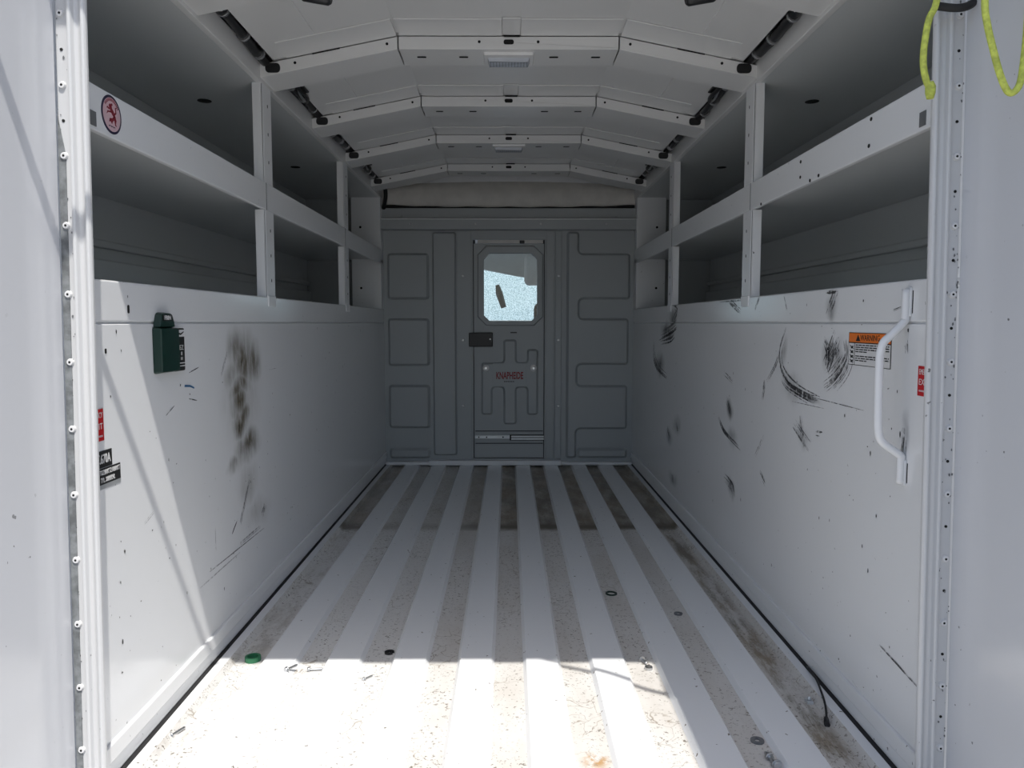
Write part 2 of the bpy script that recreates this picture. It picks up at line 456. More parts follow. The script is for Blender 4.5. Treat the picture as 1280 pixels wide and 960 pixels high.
# ------------------------------------------------------------------ side walls
def side_wall(s, name, mat, seed):
    fr = LW if s < 0 else RW
    u = (lambda y: y) if s < 0 else (lambda y: -y)
    w = empty(name, (0, 0, 0)); struct(w)
    lo = MB(); lo.box(s*WX, 1.13, .060, s*(WX+.012), YB, .7275); lo.build('lower_panel', mat, w, .0015)
    up = MB(); up.box(s*WX, 1.13, .7305, s*(WX+.012), YB, .797); up.build('upper_panel', mat, w, .003)
    MB().box(s*(WX+.010), 1.131, .786, s*(WX+.03), YB-.001, .7965).build('panel_lip', mat, w, .001)
    MB().box(s*(WX+.005), 1.13, .70, s*(WX+.016), YB, .75).build('backing_strip', M['white'], w)
    # floor of the side locker behind the wall
    MB().box(s*(WX+.012), 1.155, .70, s*1.035, YB, .712).build('locker_floor', M['cubby'], w)
    # scuffs
    rnd = random.Random(seed); mb = MB()
    for pts, spread, n, wd in SCUFF[s]:
        P = [Vector(p) for p in pts]
        # resample as a smooth curve
        dense = []
        for i in range(len(P)-1):
            p0 = P[max(i-1, 0)]; p1 = P[i]; p2 = P[i+1]; p3 = P[min(i+2, len(P)-1)]
            for k in range(5):
                t = k/5
                dense.append(.5*((2*p1) + (p2-p0)*t + (2*p0-5*p1+4*p2-p3)*t*t + (3*p1-p0-3*p2+p3)*t**3))
        dense.append(P[-1])
        for j in range(int(n*1.4) if n > 3 else n):
            off = rnd.uniform(-spread, spread); tilt = rnd.uniform(-.12, .12) * spread
            a = int(rnd.uniform(0, .45) * len(dense)); b = len(dense) - int(rnd.uniform(0, .45) * len(dense))
            if n < 4: a, b = 0, len(dense)
            seg = dense[a:b]
            if len(seg) < 3: seg = dense
            vs = []; ww = wd * rnd.uniform(.5, 1.2)
            for i, q in enumerate(seg):
                t = (seg[min(i+1, len(seg)-1)] - seg[max(i-1, 0)]).normalized()
                nn = Vector((-t.y, t.x))
                k = i/(len(seg)-1)
                hw = ww * .5 * math.sin(math.pi*min(max(k, .04), .96))**.6
                c = q + nn*(off + tilt*(k-.5))
                zlim = .794
                for sg in (-1, 1):
                    e = c + nn*hw*sg
                    vs.append(fr(u(e.x), min(max(e.y, .065), zlim), .0006 + .00002*j))
            mb.add(vs, [(2*i, 2*i+1, 2*i+3, 2*i+2) for i in range(len(seg)-1)])
    sc = mb.build('scuff_marks', M['scuff'], w); sc['kind'] = 'stuff'
    # chips in the paint
    mb = MB()
    for _ in range(95):
        y = 1.22 + 2.3*rnd.random()**1.7; z = .08 + .70*rnd.random()
        r = rnd.uniform(.0008, .0026); n = rnd.choice((4, 5, 6))
        a0 = rnd.random()*6; st = rnd.uniform(.5, 2.6)
        pts = [(u(y) + r*rnd.uniform(.6, 1.2)*math.cos(a0+6.283*k/n), z + st*r*rnd.uniform(.6, 1.2)*math.sin(a0+6.283*k/n)) for k in range(n)]
        mb.add([fr(a, min(b, .79), .0007) for a, b in pts], [tuple(range(n))])
    ch = mb.build('paint_chips', M['ink'], w); ch['kind'] = 'stuff'
    # base rail in two steps, with the dark gap to the floor
    b = empty('baseboard_' + ('left' if s < 0 else 'right'), (0, 0, 0)); struct(b)
    MB().box(s*(WX-.006), 1.13, .032, s*(WX+.012), YB, .063).build('upper_rail', M['white'], b, .003)
    MB().box(s*(WX-.001), 1.13, .0035, s*(WX+.012), YB, .031).build('lower_rail', M['white'], b, .003)
    MB().box(s*(WX-.009), 1.13, -.002, s*(WX+.012), YB, .0036).build('sealing_gap', M['rubber'], b)
    return w
SCUFF = {-1: [([(1.5715, 0.6386), (1.5235, 0.6303)], 0.001, 2, 0.002), ([(1.5196, 0.5813), (1.5582, 0.5742)], 0.003, 3, 0.002), ([(1.453, 0.5725), (1.4143, 0.5574)], 0.001, 2, 0.0014), ([(1.7638, 0.2665), (1.7309, 0.2453)], 0.004, 3, 0.003), ([(1.9696, 0.259), (1.9478, 0.2307)], 0.01, 5, 0.003), ([(1.9581, 0.1985), (1.5951, 0.2021)], 0.001, 2, 0.0018), ([(1.927, 0.2111), (1.7805, 0.2083)], 0.004, 3, 0.0015), ([(1.779, 0.1895), (1.543, 0.1857)], 0.001, 2, 0.0014), ([(1.7347, 0.6635), (1.692, 0.6122)], 0.003, 3, 0.0015), ([(1.859, 0.3452), (1.7843, 0.2554)], 0.006, 4, 0.0018), ([(1.9947, -0.011), (2.7717, -0.0346)], 0.0015, 3, 0.0016), ([(1.7613, -0.0289), (2.094, -0.0342)], 0.0015, 3, 0.0016), ([(2.0943, 0.606), (2.0312, 0.6055)], 0.001, 1, 0.002), ([(1.6334, 0.2338), (1.6332, 0.2868)], 0.002, 2, 0.0015), ([(1.3528, 0.3922), (1.3155, 0.3803)], 0.002, 2, 0.001)], 1: [([(1.4796, 0.7039), (1.5028, 0.6722), (1.5306, 0.6391)], 0.022, 15, 0.0024), ([(1.4473, 0.6969), (1.4446, 0.6623), (1.4917, 0.6258), (1.5396, 0.6047)], 0.034, 17, 0.0019), ([(1.5468, 0.6963), (1.5216, 0.6715), (1.5261, 0.6314)], 0.01, 9, 0.004), ([(1.494, 0.7933), (1.514, 0.766), (1.5348, 0.7411)], 0.012, 9, 0.0024), ([(1.5425, 0.789), (1.4865, 0.7899)], 0.004, 5, 0.003), ([(1.7534, 0.7136), (1.7906, 0.6611), (1.7661, 0.6159), (1.6753, 0.5866), (1.5569, 0.5722)], 0.01, 8, 0.0025), ([(1.7812, 0.6093), (1.7383, 0.5867), (1.6197, 0.5692), (1.5689, 0.5693)], 0.01, 9, 0.003), ([(1.8015, 0.6645), (1.8205, 0.6315), (1.8904, 0.5782)], 0.006, 4, 0.0025), ([(1.8971, 0.5876), (1.9052, 0.5369)], 0.008, 5, 0.0022), ([(1.7108, 0.553), (1.5357, 0.5565)], 0.001, 2, 0.0016), ([(1.5693, 0.5742), (1.3623, 0.5732)], 0.001, 2, 0.0016), ([(3.3514, 0.6535), (3.3459, 0.5839), (3.2346, 0.5313), (3.0683, 0.5062)], 0.022, 7, 0.006), ([(3.2457, 0.6728), (3.0225, 0.7018), (2.9089, 0.724)], 0.02, 8, 0.007), ([(3.2094, 0.6467), (3.0193, 0.6611), (2.9338, 0.6844)], 0.012, 6, 0.005), ([(3.0297, 0.7927), (2.913, 0.7752), (2.9953, 0.7331)], 0.02, 7, 0.005), ([(2.3091, 0.4473), (2.2369, 0.4088), (2.0787, 0.3829)], 0.006, 6, 0.0035), ([(2.2278, 0.5043), (2.1933, 0.48), (2.1752, 0.4522)], 0.014, 8, 0.003), ([(2.259, 0.5818), (2.1682, 0.5627)], 0.006, 4, 0.003), ([(2.235, 0.2781), (2.1525, 0.2648), (2.1346, 0.2366)], 0.014, 8, 0.0026), ([(1.9151, 0.353), (1.8709, 0.3316)], 0.01, 5, 0.002), ([(1.6973, 0.5042), (1.6028, 0.4657)], 0.016, 8, 0.0016), ([(1.6613, 0.5265), (1.6377, 0.4599)], 0.012, 6, 0.0014), ([(1.572, 0.5042), (1.5396, 0.5055)], 0.008, 5, 0.002), ([(3.0527, 0.308), (2.9885, 0.2693)], 0.012, 5, 0.004), ([(2.8798, 0.3532), (2.8497, 0.3209)], 0.015, 4, 0.004), ([(2.9494, 0.1496), (2.9178, 0.1184)], 0.012, 4, 0.004), ([(2.218, 0.7919), (2.1084, 0.7584)], 0.008, 5, 0.003), ([(2.3187, 0.7923), (2.0822, 0.7903)], 0.004, 4, 0.002), ([(1.9499, 0.7925), (1.9853, 0.7608)], 0.006, 3, 0.002), ([(1.7799, 0.7907), (1.7568, 0.7573)], 0.006, 3, 0.0015), ([(1.8921, 0.4482), (1.9557, 0.3867)], 0.004, 3, 0.0016), ([(1.2717, 0.1815), (1.147, 0.1673)], 0.003, 3, 0.0018), ([(1.3867, 0.0625), (1.2747, 0.0375)], 0.012, 5, 0.0014), ([(2.2174, 0.0545), (2.0576, 0.0245)], 0.006, 4, 0.0013), ([(1.533, 0.0127), (1.4542, 0.0137)], 0.006, 4, 0.0013), ([(1.2703, 0.7497), (1.2448, 0.7545)], 0.002, 2, 0.0015), ([(1.2256, 0.702), (1.2239, 0.6803)], 0.006, 4, 0.0018), ([(1.2194, 0.5612), (1.2206, 0.513)], 0.008, 5, 0.0018)]}
wl = side_wall(-1, 'wall_left', M['wall_l'], 11)
wr = side_wall(1, 'wall_right', M['wall_r'], 23)
def slot_mark(fr, u, v, w, h, parent):
    MB().prism(fr, rounded(rect(u-w/2, v-h/2, u+w/2, v+h/2), w*.45, 3), -.004, .0008).build('screw_slot', M['void'], parent)
slot_mark(LW, 1.29, .752, .006, .014, wl)
slot_mark(LW, 1.212, .685, .005, .008, wl)
bp = MB(); bp.prism(LW, [(1.50,.604),(1.525,.602),(1.545,.597),(1.545,.600),(1.525,.606),(1.502,.608)], .0005, .0012)
bp.build('blue_scratch', M['bluepen'], wl)

# ------------------------------------------------------------------ side shelving: lip, board, posts, end panel
def shelf_unit(s):
    side = 'left' if s < 0 else 'right'
    e = empty('shelf_unit', (s*WX, 1.16, .80),
        'white steel %s shelving with posts and open compartments above the %s wall' % (
        ('left-hand', 'brown-smeared') if s < 0 else ('right-hand', 'black-scuffed')), 'shelf')
    def add(o): return under(o, e)
    x0 = s*WX
    # the lip in front of the shelf board
    add(MB().box(x0, 1.155, 1.024, x0+s*.012, YB, 1.094).build('shelf_lip', M['white'], None, .002))
    add(MB().box(x0+s*.010, 1.158, 1.044, s*1.034, YB-.002, 1.056).build('shelf_board', M['cubby']))
    # back of the compartment with two pressed steps
    bk = MB()
    bk.box(s*1.022, 1.158, .713, s*1.034, YB-.002, 1.0435)
    bk.box(s*1.022, 1.158, 1.0565, s*1.034, YB-.002, 1.345)
    bo = add(bk.build('back_panel', M['cubby']))
    st = MB(); st.box(s*1.008, 1.158, .915, s*1.0225, YB-.002, .935); add(st.build('pressed_step', M['cubby'], None, .004))
    st = MB(); st.box(s*1.000, 1.158, .713, s*1.0225, YB-.002, .885); add(st.build('pressed_step', M['cubby'], None, .004))
    # roof of the upper compartment
    add(MB().box(x0+s*.002, 1.158, 1.346, s*1.034, YB-.002, 1.356).build('compartment_roof', M['cubby']))
    for y in (2.20, 3.116):
        hb = MB(); hb.prism(frame((s*.848, y, 1.3458), (1,0,0), (0,-1,0)), ngon(0, 0, .019, 18), 0, .0012)
        add(hb.build('roof_hole', M['void']))
    # uprights: an L-shaped channel each, in two lengths above and below the lip
    for yp in (2.035, 3.01):
        for (za, zb, nm) in ((1.094, 1.352, 'upper_post'), (.790, 1.024, 'lower_post')):
            pm = MB()
            pm.box(x0, yp, za, x0+s*.027, yp+.004, zb)
            pm.box(x0-s*.0005, yp, za, x0+s*.004, yp+.070, zb)
            pm.box(x0, yp+.066, za, x0+s*.020, yp+.070, zb)
            po = add(pm.build(nm, M['white'], None, .0012))
            for k in range(3):
                z = za + (zb-za)*(.22+.28*k)
                fr = frame((x0-s*.0007, yp+.038, z), (0, -s, 0), (0, 0, 1))
                hh = MB().prism(fr, ngon(0, 0, .0022, 8, .0045), -.001, .0004).build('bolt_hole', M['void'])
                under(hh, e); hh.parent = po; hh.matrix_parent_inverse = Matrix.Identity(4)
                hh.matrix_parent_inverse = Matrix.Translation((0, 0, 0))
                po_m = Matrix.Translation(-Vector(e.location))
                hh.matrix_parent_inverse = (Matrix.Translation(Vector(e.location)) @ po.matrix_parent_inverse).inverted()
        if s < 0 or True:
            fr = frame((x0-s*.0008, yp+.012, 1.059), (0, -s, 0), (0, 0, 1))
            add(MB().prism(fr, rect(-.0008, -.035, .0008, .035), -.001, .0004).build('lip_joint', M['grey_tape']))
        # foot bracket
        add(MB().box(x0-s*.003, yp+.004, .772, x0+s*.004, yp+.066, .80).build('post_foot', M['white'], None, .001))
    # end panels by the bulkhead, facing the doors
    for (za, zb) in ((1.094, 1.346), (.797, 1.044)):
        ep = MB(); ep.box(x0+s*.001, YB-.075, za, x0+s*.145, YB-.060, zb)
        ep.box(x0, YB-.075, za, x0+s*.004, YB-.003, zb)
        add(ep.build('end_panel', M['white'], None, .002))
        fr = frame((x0+s*.10, YB-.0755, (za+zb)/2-.02), (1, 0, 0), (0, 0, 1))
        add(MB().prism(fr, ngon(0, 0, .006, 10), 0, .0008).build('bolt_hole', M['void']))
    # chips and holes in the lip
    fr = LW if s < 0 else RW
    u = (lambda y: y) if s < 0 else (lambda y: -y)
    holes = ((1.375, 1.085), (1.38, 1.04), (1.70, 1.078), (1.70, 1.045), (1.60, 1.030), (1.645, 1.028), (1.96, 1.027)) if s > 0 else ()
    for y, z in holes:
        add(MB().prism(fr, ngon(u(y), z, .0042, 8, .0036), -.0005, .0009).build('lip_hole', M['void']))
    # rough tape patch at the doorway end
    add(MB().prism(fr, rect(min(u(1.194), u(1.212)), 1.030, max(u(1.194), u(1.212)), 1.052), .0, .0012).build('tape_patch', M['grey_tape']))
    return e
su_l = shelf_unit(-1); su_r = shelf_unit(1)

# ------------------------------------------------------------------ ceiling: skin panels, bent ribs, header rails
ceiling = empty('ceiling', (0, 0, 0)); struct(ceiling)
def zc(x):
    a = abs(x)
    return 1.459 if a <= .282 else 1.459 - (a-.282)*(.071/.356)
RIBS = [1.50, 2.02, 2.54, 3.05, 3.60]
def slab(x0, x1, y0, y1, dz, th, name, mat=None, parent=None, bev=0):
    """a flat strip that follows the arched roof line"""
    xs = sorted(set([x0, x1] + [x for x in (-.282, .282) if x0 < x < x1]))
    mb = MB()
    for a, b in zip(xs, xs[1:]):
        q = lambda y, d: [(a, y, zc(a)+d), (b, y, zc(b)+d)]
        A = [(a, y0, zc(a)+dz), (b, y0, zc(b)+dz), (b, y1, zc(b)+dz), (a, y1, zc(a)+dz)]
        B = [(x, y, z+th) for x, y, z in A]
        mb.hexa(A, B)
    return mb.build(name, mat or M['ceil'], parent or ceiling, bev)
ys = [1.16] + RIBS + [3.93]
for i in range(len(ys)-1):
    a = ys[i] + (.0 if i == 0 else .0); b = ys[i+1]
    slab(-.600, -.468, a, b-.006, .0005, .004, 'roof_panel')
    slab(-.470, -.016, a, b-.006, .003, .004, 'roof_panel')
    slab(-.016, .030, a, b-.030, .0055, .004, 'roof_panel')
    slab(.030, .470, a, b-.006, .003, .004, 'roof_panel')
    slab(.468, .600, a, b-.006, .0005, .004, 'roof_panel')
for y0 in RIBS:
    rib = MB()
    r = empty('roof_rib', (0, 0, 0)); r.parent = ceiling
    gap = .0015
    for (a, b, nm) in ((-.640, -.282-gap, 'rib_arm'), (-.282+gap, .282-gap, 'rib_centre'), (.282+gap, .640, 'rib_arm')):
        mb = MB()
        def st(yy0, yy1, d0, d1):
            A = [(a, yy0, zc(a)+d0), (b, yy0, zc(b)+d0), (b, yy1, zc(b)+d0), (a, yy1, zc(a)+d0)]
            B = [(x, y, z + (d1-d0)) for x, y, z in A]
            mb.hexa(A, B)
        st(y0, y0+.003, -.032, -.003)          # upright face
        st(y0, y0+.125, -.035, -.032)          # broad underside
        st(y0+.122, y0+.125, -.032, .004)      # far face
        mb.build(nm, M['ceil'], r, .0012)
        # lapped flange in front of the rib
        A = [(a+.002, y0-.105, zc(a)-.0015), (b-.002, y0-.105, zc(b)-.0015), (b-.002, y0-.003, zc(b)-.0025), (a+.002, y0-.003, zc(a)-.0025)]
        if nm == 'rib_centre':
            for (p, q, dz) in ((a+.002, -.017, 0), (-.0155, .0295, .002), (.031, b-.002, 0)):
                A = [(p, y0-.105, zc(p)-.0015), (q, y0-.105, zc(q)-.0015), (q, y0-.003, zc(q)-.0025), (p, y0-.003, zc(p)-.0025)]
                A = [(x, y, z+dz) for x, y, z in A]
                MB().hexa(A, [(x, y, z+.0035) for x, y, z in A]).build('rib_flange', M['ceil'], r)
        else:
            p, q = (a+.075, b-.002) if a < 0 else (a+.002, b-.075)
            A = [(p, y0-.105, zc(p)-.0015), (q, y0-.105, zc(q)-.0015), (q, y0-.003, zc(q)-.0025), (p, y0-.003, zc(p)-.0025)]
            MB().hexa(A, [(x, y, z+.0035) for x, y, z in A]).build('rib_flange', M['ceil'], r)
    # shadow slot behind the flanges
    for (p, q) in ((-.50, -.43), (.43, .50), (-.012, .028)):
        A = [(p, y0-.0032, zc(p)-.0050), (q, y0-.0032, zc(q)-.0050), (q, y0-.0002, zc(q)-.0050), (p, y0-.0002, zc(p)-.0050)]
        MB().hexa(A, [(x, y, z+.0045) for x, y, z in A]).build('rib_gap', M['void'], r)
    FR = frame((0, y0, 0), (1, 0, 0), (0, 0, 1))
    for x in (-.565+.02, -.31, -.075, .075, .31, .545):
        MB().prism(FR, ngon(x, zc(x)-.0165, .0036, 10), 0, .0008).build('rib_hole', M['void'], r)
    MB().prism(FR, rounded(rect(-.013, 1.459-.023, .013, 1.459-.011), .006), 0, .0009).build('rib_hole', M['void'], r)
    UF = frame((0, y0, 1.459-.0353), (1, 0, 0), (0, -1, 0))
    for x in (-.228, -.118, .118, .228):
        MB().prism(UF, rounded(rect(x-.012, -.062, x+.012, -.052), .004), 0, .0008).build('rib_slot', M['void'], r)
    for s in (-1, 1):
        x = s*.602; MB().prism(FR, rounded(rect(x-.019, zc(x)-.030, x+.019, zc(x)-.006), .011, 5), 0, .0016).build('loom_grommet', M['black'], r)
# header rails carrying the rib ends
for s in (-1, 1):
    rl = MB(); rl.box(s*.634, 1.16, 1.345, s*.650, YB, 1.400)
    rl.build('header_rail', M['ceil'], ceiling, .002)
    for i in range(len(ys)-1):
        a = ys[i]+(.127 if i else 0); b = ys[i+1]
        if i == len(ys)-2: b = YB-.1
        hw = MB(); hw.box(s*.606, a, 1.387, s*.6345, min(a+.06, b), 1.391)
        hw.build('slot_cover', M['ceil'], ceiling)
        for yy in (a+.02, ):
            fr = frame((s*.6335, yy, 1.372), (0, -s, 0), (0, 0, 1))
            MB().prism(fr, ngon(0, 0, .006, 8, .004), 0, .0015).build('rail_hole', M['void'], ceiling)
# rear header of the doorway, following the arch
hd = MB()
for a, b in ((-.66, -.282), (-.282, .282), (.282, .66)):
    A = [(a, 1.10, zc(a)-.03), (b, 1.10, zc(b)-.03), (b, 1.165, zc(b)-.03), (a, 1.165, zc(a)-.03)]
    hd.hexa(A, [(x, y, 1.502) for x, y, z in A])
struct(hd.build('trim_header', M['white'], None))

# ------------------------------------------------------------------ bulkhead: pressed grey wall, header, opening for the door
wb = empty('wall_back', (0, 0, 0)); struct(wb)
DX0, DX1, DZ0, DZ1 = -.182, .183, .028, 1.148
WX0, WX1, WZ0, WZ1 = -.127, .145, .734, 1.080
mb = MB()
mb.box(-.70, YB, -.05, DX0, YB+.03, 1.30); mb.box(DX1, YB, -.05, .70, YB+.03, 1.30)
mb.box(DX0, YB, DZ1, DX1, YB+.03, 1.30); mb.box(DX0, YB, -.05, DX1, YB+.03, DZ0)
mb.build('bulkhead_sheet', M['grey'], wb)
# behind the side lockers the bulkhead goes on to the outer skin
for s in (-1, 1): MB().box(s*.70, YB, -.25, s*1.06, YB+.03, 1.50).build('bulkhead_wing', M['grey'], wb)
def pad(pts, r, h=.019, g=.0135, name='pressed_panel', parent=None, fr=BW, w0=0.0, mat=None):
    q = rounded(pts, r, 5)
    m = MB(); n = len(q); t = offset(q, -g); t2 = offset(q, -g*.35); 
    rows = [[fr(a, b, w0-.001) for a, b in q], [fr(a, b, w0+h*.30) for a, b in t2], [fr(a, b, w0+h) for a, b in t]]
    for i in range(2):
        m.add(rows[i]+rows[i+1], [(k, (k+1) % n, n+(k+1) % n, n+k) for k in range(n)])
    m.add(rows[2], [tuple(range(n))])
    return m.build(name, mat or M['grey'], parent or wb)
for z0, z1 in ((.844, 1.080), (.506, .752), (.186, .413), (.028, .086)):
    pad(rect(-.616, z0, -.402, z1), .022)
pad(rect(-.388, .045, -.266, 1.186), .016, .015, .009)
# right: comb-shaped pressing
pad([(.292, .03), (.350, .03), (.350, .083), (.350, .180), (.610, .180), (.610, .411), (.353, .411), (.353, .512), (.613, .512), (.613, .752), (.361, .752), (.361, .845), (.618, .845), (.618, 1.080), (.358, 1.080), (.358, 1.188), (.292, 1.188)], .022, .018, .013)
pad(rect(.350, .03, .612, .085), .018)
# flat raised strips beside the door with rivets
MB().box(-.262, YB-.004, .03, -.190, YB, 1.188).build('door_jamb', M['grey'], wb, .002)
MB().box(.190, YB-.004, .03, .230, YB, 1.188).build('door_jamb', M['grey'], wb, .002)
MB().box(.236, YB-.010, .03, .268, YB, 1.190).build('jamb_strip', M['grey'], wb, .003)
for x, w in ((-.233, .004), (.253, .010)):
    for z in (.965, .640, .303):
        m = MB()
        fr = frame((x, YB-w, z), (1, 0, 0), (0, 0, 1))
        m.prism(fr, ngon(0, 0, .0075, 12), 0, .0035, grow=.003)
        m.build('rivet', M['steel'], wb)
# header bar, ledge above it, bolts, seal
hb = MB(); hb.box(-.638, YB-.060, 1.192, .640, YB, 1.243); hb.build('header_bar', M['grey'], wb, .003)
MB().box(-.638, YB-.062, 1.240, .640, YB-.006, 1.2445).build('header_edge', M['white'], wb)
MB().box(-.638, YB-.030, 1.245, .640, YB, 1.300).build('header_ledge', M['grey'], wb, .003)
for x in (-.49, -.165, .16, .485):
    fr = frame((x, YB-.060, 1.218), (1, 0, 0), (0, 0, 1))
    MB().prism(fr, ngon(0, 0, .006, 10), 0, .003, grow=.002).build('rivet', M['steel'], wb)
for x in (-.545, -.37, -.185, 0.0, .185, .37, .545):
    fr = frame((x, YB-.030, 1.262), (1, 0, 0), (0, 0, 1))
    m = MB(); m.prism(fr, ngon(0, 0, .015, 14), 0, .003); m.prism(fr, ngon(0, 0, .009, 6), .003, .010)
    m.build('header_bolt', M['grey'], wb)
# upper front panel, bulged, closing the space under the roof
up = MB(); rows = []
for zz, dy in ((1.296, .0), (1.33, -.030), (1.40, -.012), (1.47, .06), (1.502, .10)):
    rows.append([(-.70 + 1.40*k/14, YB + dy + .02 - .02*math.cos(math.pi*(k/14-.5)), zz) for k in range(15)])
for i in range(4):
    up.add(rows[i]+rows[i+1], [(k, k+1, 15+k+1, 15+k) for k in range(14)], 0, True)
up.build('upper_panel', M['headliner'], wb)
MB().box(-.70, YB+.03, 1.28, .70, YB+.12, 1.502).build('cap_panel', M['white'], wb)
dark_strip = MB(); dark_strip.tube([(-.63 + 1.26*k/24, YB-.016, 1.300 + .010*abs(k/12-1)**3 + .002*math.sin(k*1.7)) for k in range(25)], .0075, 8)
dark_strip.build('rubber_seal', M['rubber'], wb)
rip = MB(); rip.tube([(.10+.15*k/8, YB-.004+.055, 1.462 - .012*math.sin(math.pi*k/8)) for k in range(9)], .004, 6)
# ------------------------------------------------------------------ bulkhead door
d1 = empty('door_1', (0, YB, 0)); struct(d1)
d1f = frame((0, YB, 0), (1, 0, 0), (0, 0, 1))
def dadd(o): return under(o, d1)
g = .004
lf = MB()
lx0, lx1, lz0, lz1 = DX0+g, DX1-g, DZ0+g, 1.128
yf, yb_ = YB+.010, YB+.032
lf.box(lx0, yf, lz0, WX0, yb_, lz1); lf.box(WX1, yf, lz0, lx1, yb_, lz1)
lf.box(WX0, yf, lz0, WX1, yb_, WZ0); lf.box(WX0, yf, WZ1, WX1, yb_, lz1)
dadd(lf.build('door_leaf', M['grey'], None))
DF = frame((0, yf, 0), (1, 0, 0), (0, 0, 1))
for b_ in ((DX0-.015, .01, lx0+.006, 1.16), (lx1-.006, .01, DX1+.015, 1.16), (DX0, .01, DX1, lz0+.006)):
    dadd(MB().box(b_[0], YB+.0325, b_[1], b_[2], YB+.045, b_[3]).build('door_stop', M['rubber']))
# bright strip at the head with its catch
dadd(MB().box(lx0+.02, YB+.004, 1.130, lx1-.005, YB+.014, 1.146).build('head_strip', M['headliner']))
dadd(MB().box(.055, YB+.001, 1.128, .080, YB+.006, 1.144).build('head_catch', M['black'], None, .002))
# eight-sided window surround with chamfered corners
def octa(u0, v0, u1, v1, c): return [(u0+c,v0),(u1-c,v0),(u1,v0+c),(u1,v1-c),(u1-c,v1),(u0+c,v1),(u0,v1-c),(u0,v0+c)]
def ring(fr, A, B, w0, w1):
    m = MB(); n = len(A)
    v = [fr(a, b, w0) for a, b in A] + [fr(a, b, w1) for a, b in offset(A, -.006)] + [fr(a, b, w1) for a, b in B] + [fr(a, b, w0-.02) for a, b in B]
    for i in range(3): m.add(v, [(i*n+k, i*n+(k+1) % n, (i+1)*n+(k+1) % n, (i+1)*n+k) for k in range(n)])
    return m
dadd(ring(DF, octa(-.160, .712, .175, 1.118, .045), octa(-.127, .736, .144, 1.080, .030), 0, .012).build('window_surround', M['grey'], None))
pane = MB(); pane.box(WX0-.001, yf+.010, WZ0-.001, WX1+.001, yf+.014, WZ1+.001)
dadd(pane.build('window_pane', M['glass'], None))
# latch recess
dadd(MB().box(-.204, yf-.020, .606, -.082, yf, .678).build('latch_box', M['black'], None, .004))
dadd(MB().prism(frame((-.095, yf-.020, .645), (1,0,0), (0,0,1)), ngon(0, 0, .004, 8), 0, .003).build('latch_screw', M['steel']))
# pressed pattern on the lower half
pat = [(-.143,.253),(-.082,.253),(-.082,.395),(-.029,.395),(-.029,.204),(.041,.204),(.041,.395),(.092,.395),(.092,.253),(.152,.253),(.152,.595),(.092,.595),(.092,.527),(.041,.527),(.041,.644),(-.029,.644),(-.029,.527),(-.143,.527)]
q = pad(pat, .018, .014, .011, 'pressed_pattern', d1, DF); dadd(q)
dadd(MB().box(-.082, yf-.0165, .402, .090, yf-.0135, .522).build('name_plate', M['grey'], None, .001))
LF = frame((0, yf-.0165, 0), (1, 0, 0), (0, 0, 1))
dadd(text('logo_outline', 'KNAPHEIDE', LF, .004, .457, .0004, .050, M['ink'], None, sx=.52, bold=.0013))
dadd(text('logo', 'KNAPHEIDE', LF, .004, .457, .0009, .050, M['red_ink'], None, sx=.52, bold=.0004))
for k in range(6):
    dadd(MB().prism(LF, rect(-.024+.009*k, .4255, -.018+.009*k, .4305), 0, .0008).build('logo_small_print', M['ink']))
for x in (-.117, .126):
    m = MB(); f = frame((x, yf-.0135, .497), (1, 0, 0), (0, 0, 1))
    m.prism(f, ngon(0, 0, .018, 20), 0, .005, grow=.004)
    o = dadd(m.build('white_washer', M['paper']))
    m = MB(); m.prism(f, ngon(0, 0, .0085, 12), .005, .009, grow=.002); dadd(m.build('washer_bolt', M['steel']))
# seams and the slide at the foot of the door
for z in (.168, .104): dadd(MB().box(lx0+.005, yf-.0012, z, lx1-.003, yf+.001, z+.004).build('seam_line', M['void']))
dadd(MB().box(-.174, yf-.006, .131, .008, yf, .148).build('slide_bar', M['alu'], None, .001))
dadd(MB().box(.005, yf-.009, .122, .181, yf, .151).build('slide_channel', M['void'], None, .001))
dadd(MB().box(.012, yf-.011, .126, .181, yf-.008, .135).build('slide_rail', M['alu']))
dadd(MB().box(.012, yf-.011, .139, .181, yf-.008, .147).build('slide_rail', M['alu']))
for x in (-.155, -.115, -.03): dadd(MB().prism(frame((x, yf-.006, .139), (1,0,0), (0,0,1)), ngon(0, 0, .004, 8), 0, .0008).build('slide_hole', M['void']))
dadd(MB().prism(DF, rounded(rect(.008, .675, .042, .681), .002), 0, .001).build('paint_chip', M['ink']))

# ------------------------------------------------------------------ the truck cab beyond the pane
cabn = empty('truck_cab', (0, 5.2, .73)); struct(cabn)
def cadd(o): return under(o, cabn)
cr = MB(); cr.box(-.8, 4.30, 1.22, .8, 5.35, 1.26)
cadd(cr.build('cab_roof', M['cabliner'], None, .02))
ws = MB(); ws.hexa([(-.78,5.36,1.255),(.78,5.36,1.255),(.85,6.25,.66),(-.85,6.25,.66)], [(-.78,5.364,1.26),(.78,5.364,1.26),(.85,6.254,.665),(-.85,6.254,.665)])
cadd(ws.build('windscreen', M['windscreen'], None))
v = MB(); v.hexa([(-.24,4.86,1.075),(.04,4.86,1.020),(.04,4.88,1.020),(-.24,4.88,1.075)], [(-.24,4.86,1.23),(.04,4.86,1.23),(.04,4.88,1.23),(-.24,4.88,1.23)])
v.hexa([(.04,4.86,1.020),(.26,4.86,.985),(.26,4.88,.985),(.04,4.88,1.020)], [(.04,4.86,1.23),(.26,4.86,1.23),(.26,4.88,1.23),(.04,4.88,1.23)])
cadd(v.build('cab_sun_visor', M['cabliner'], None, .006))
cadd(MB().box(.095, 4.70, .955, .24, 4.78, 1.14).build('cab_console', M['cabliner'], None, .03, 3))
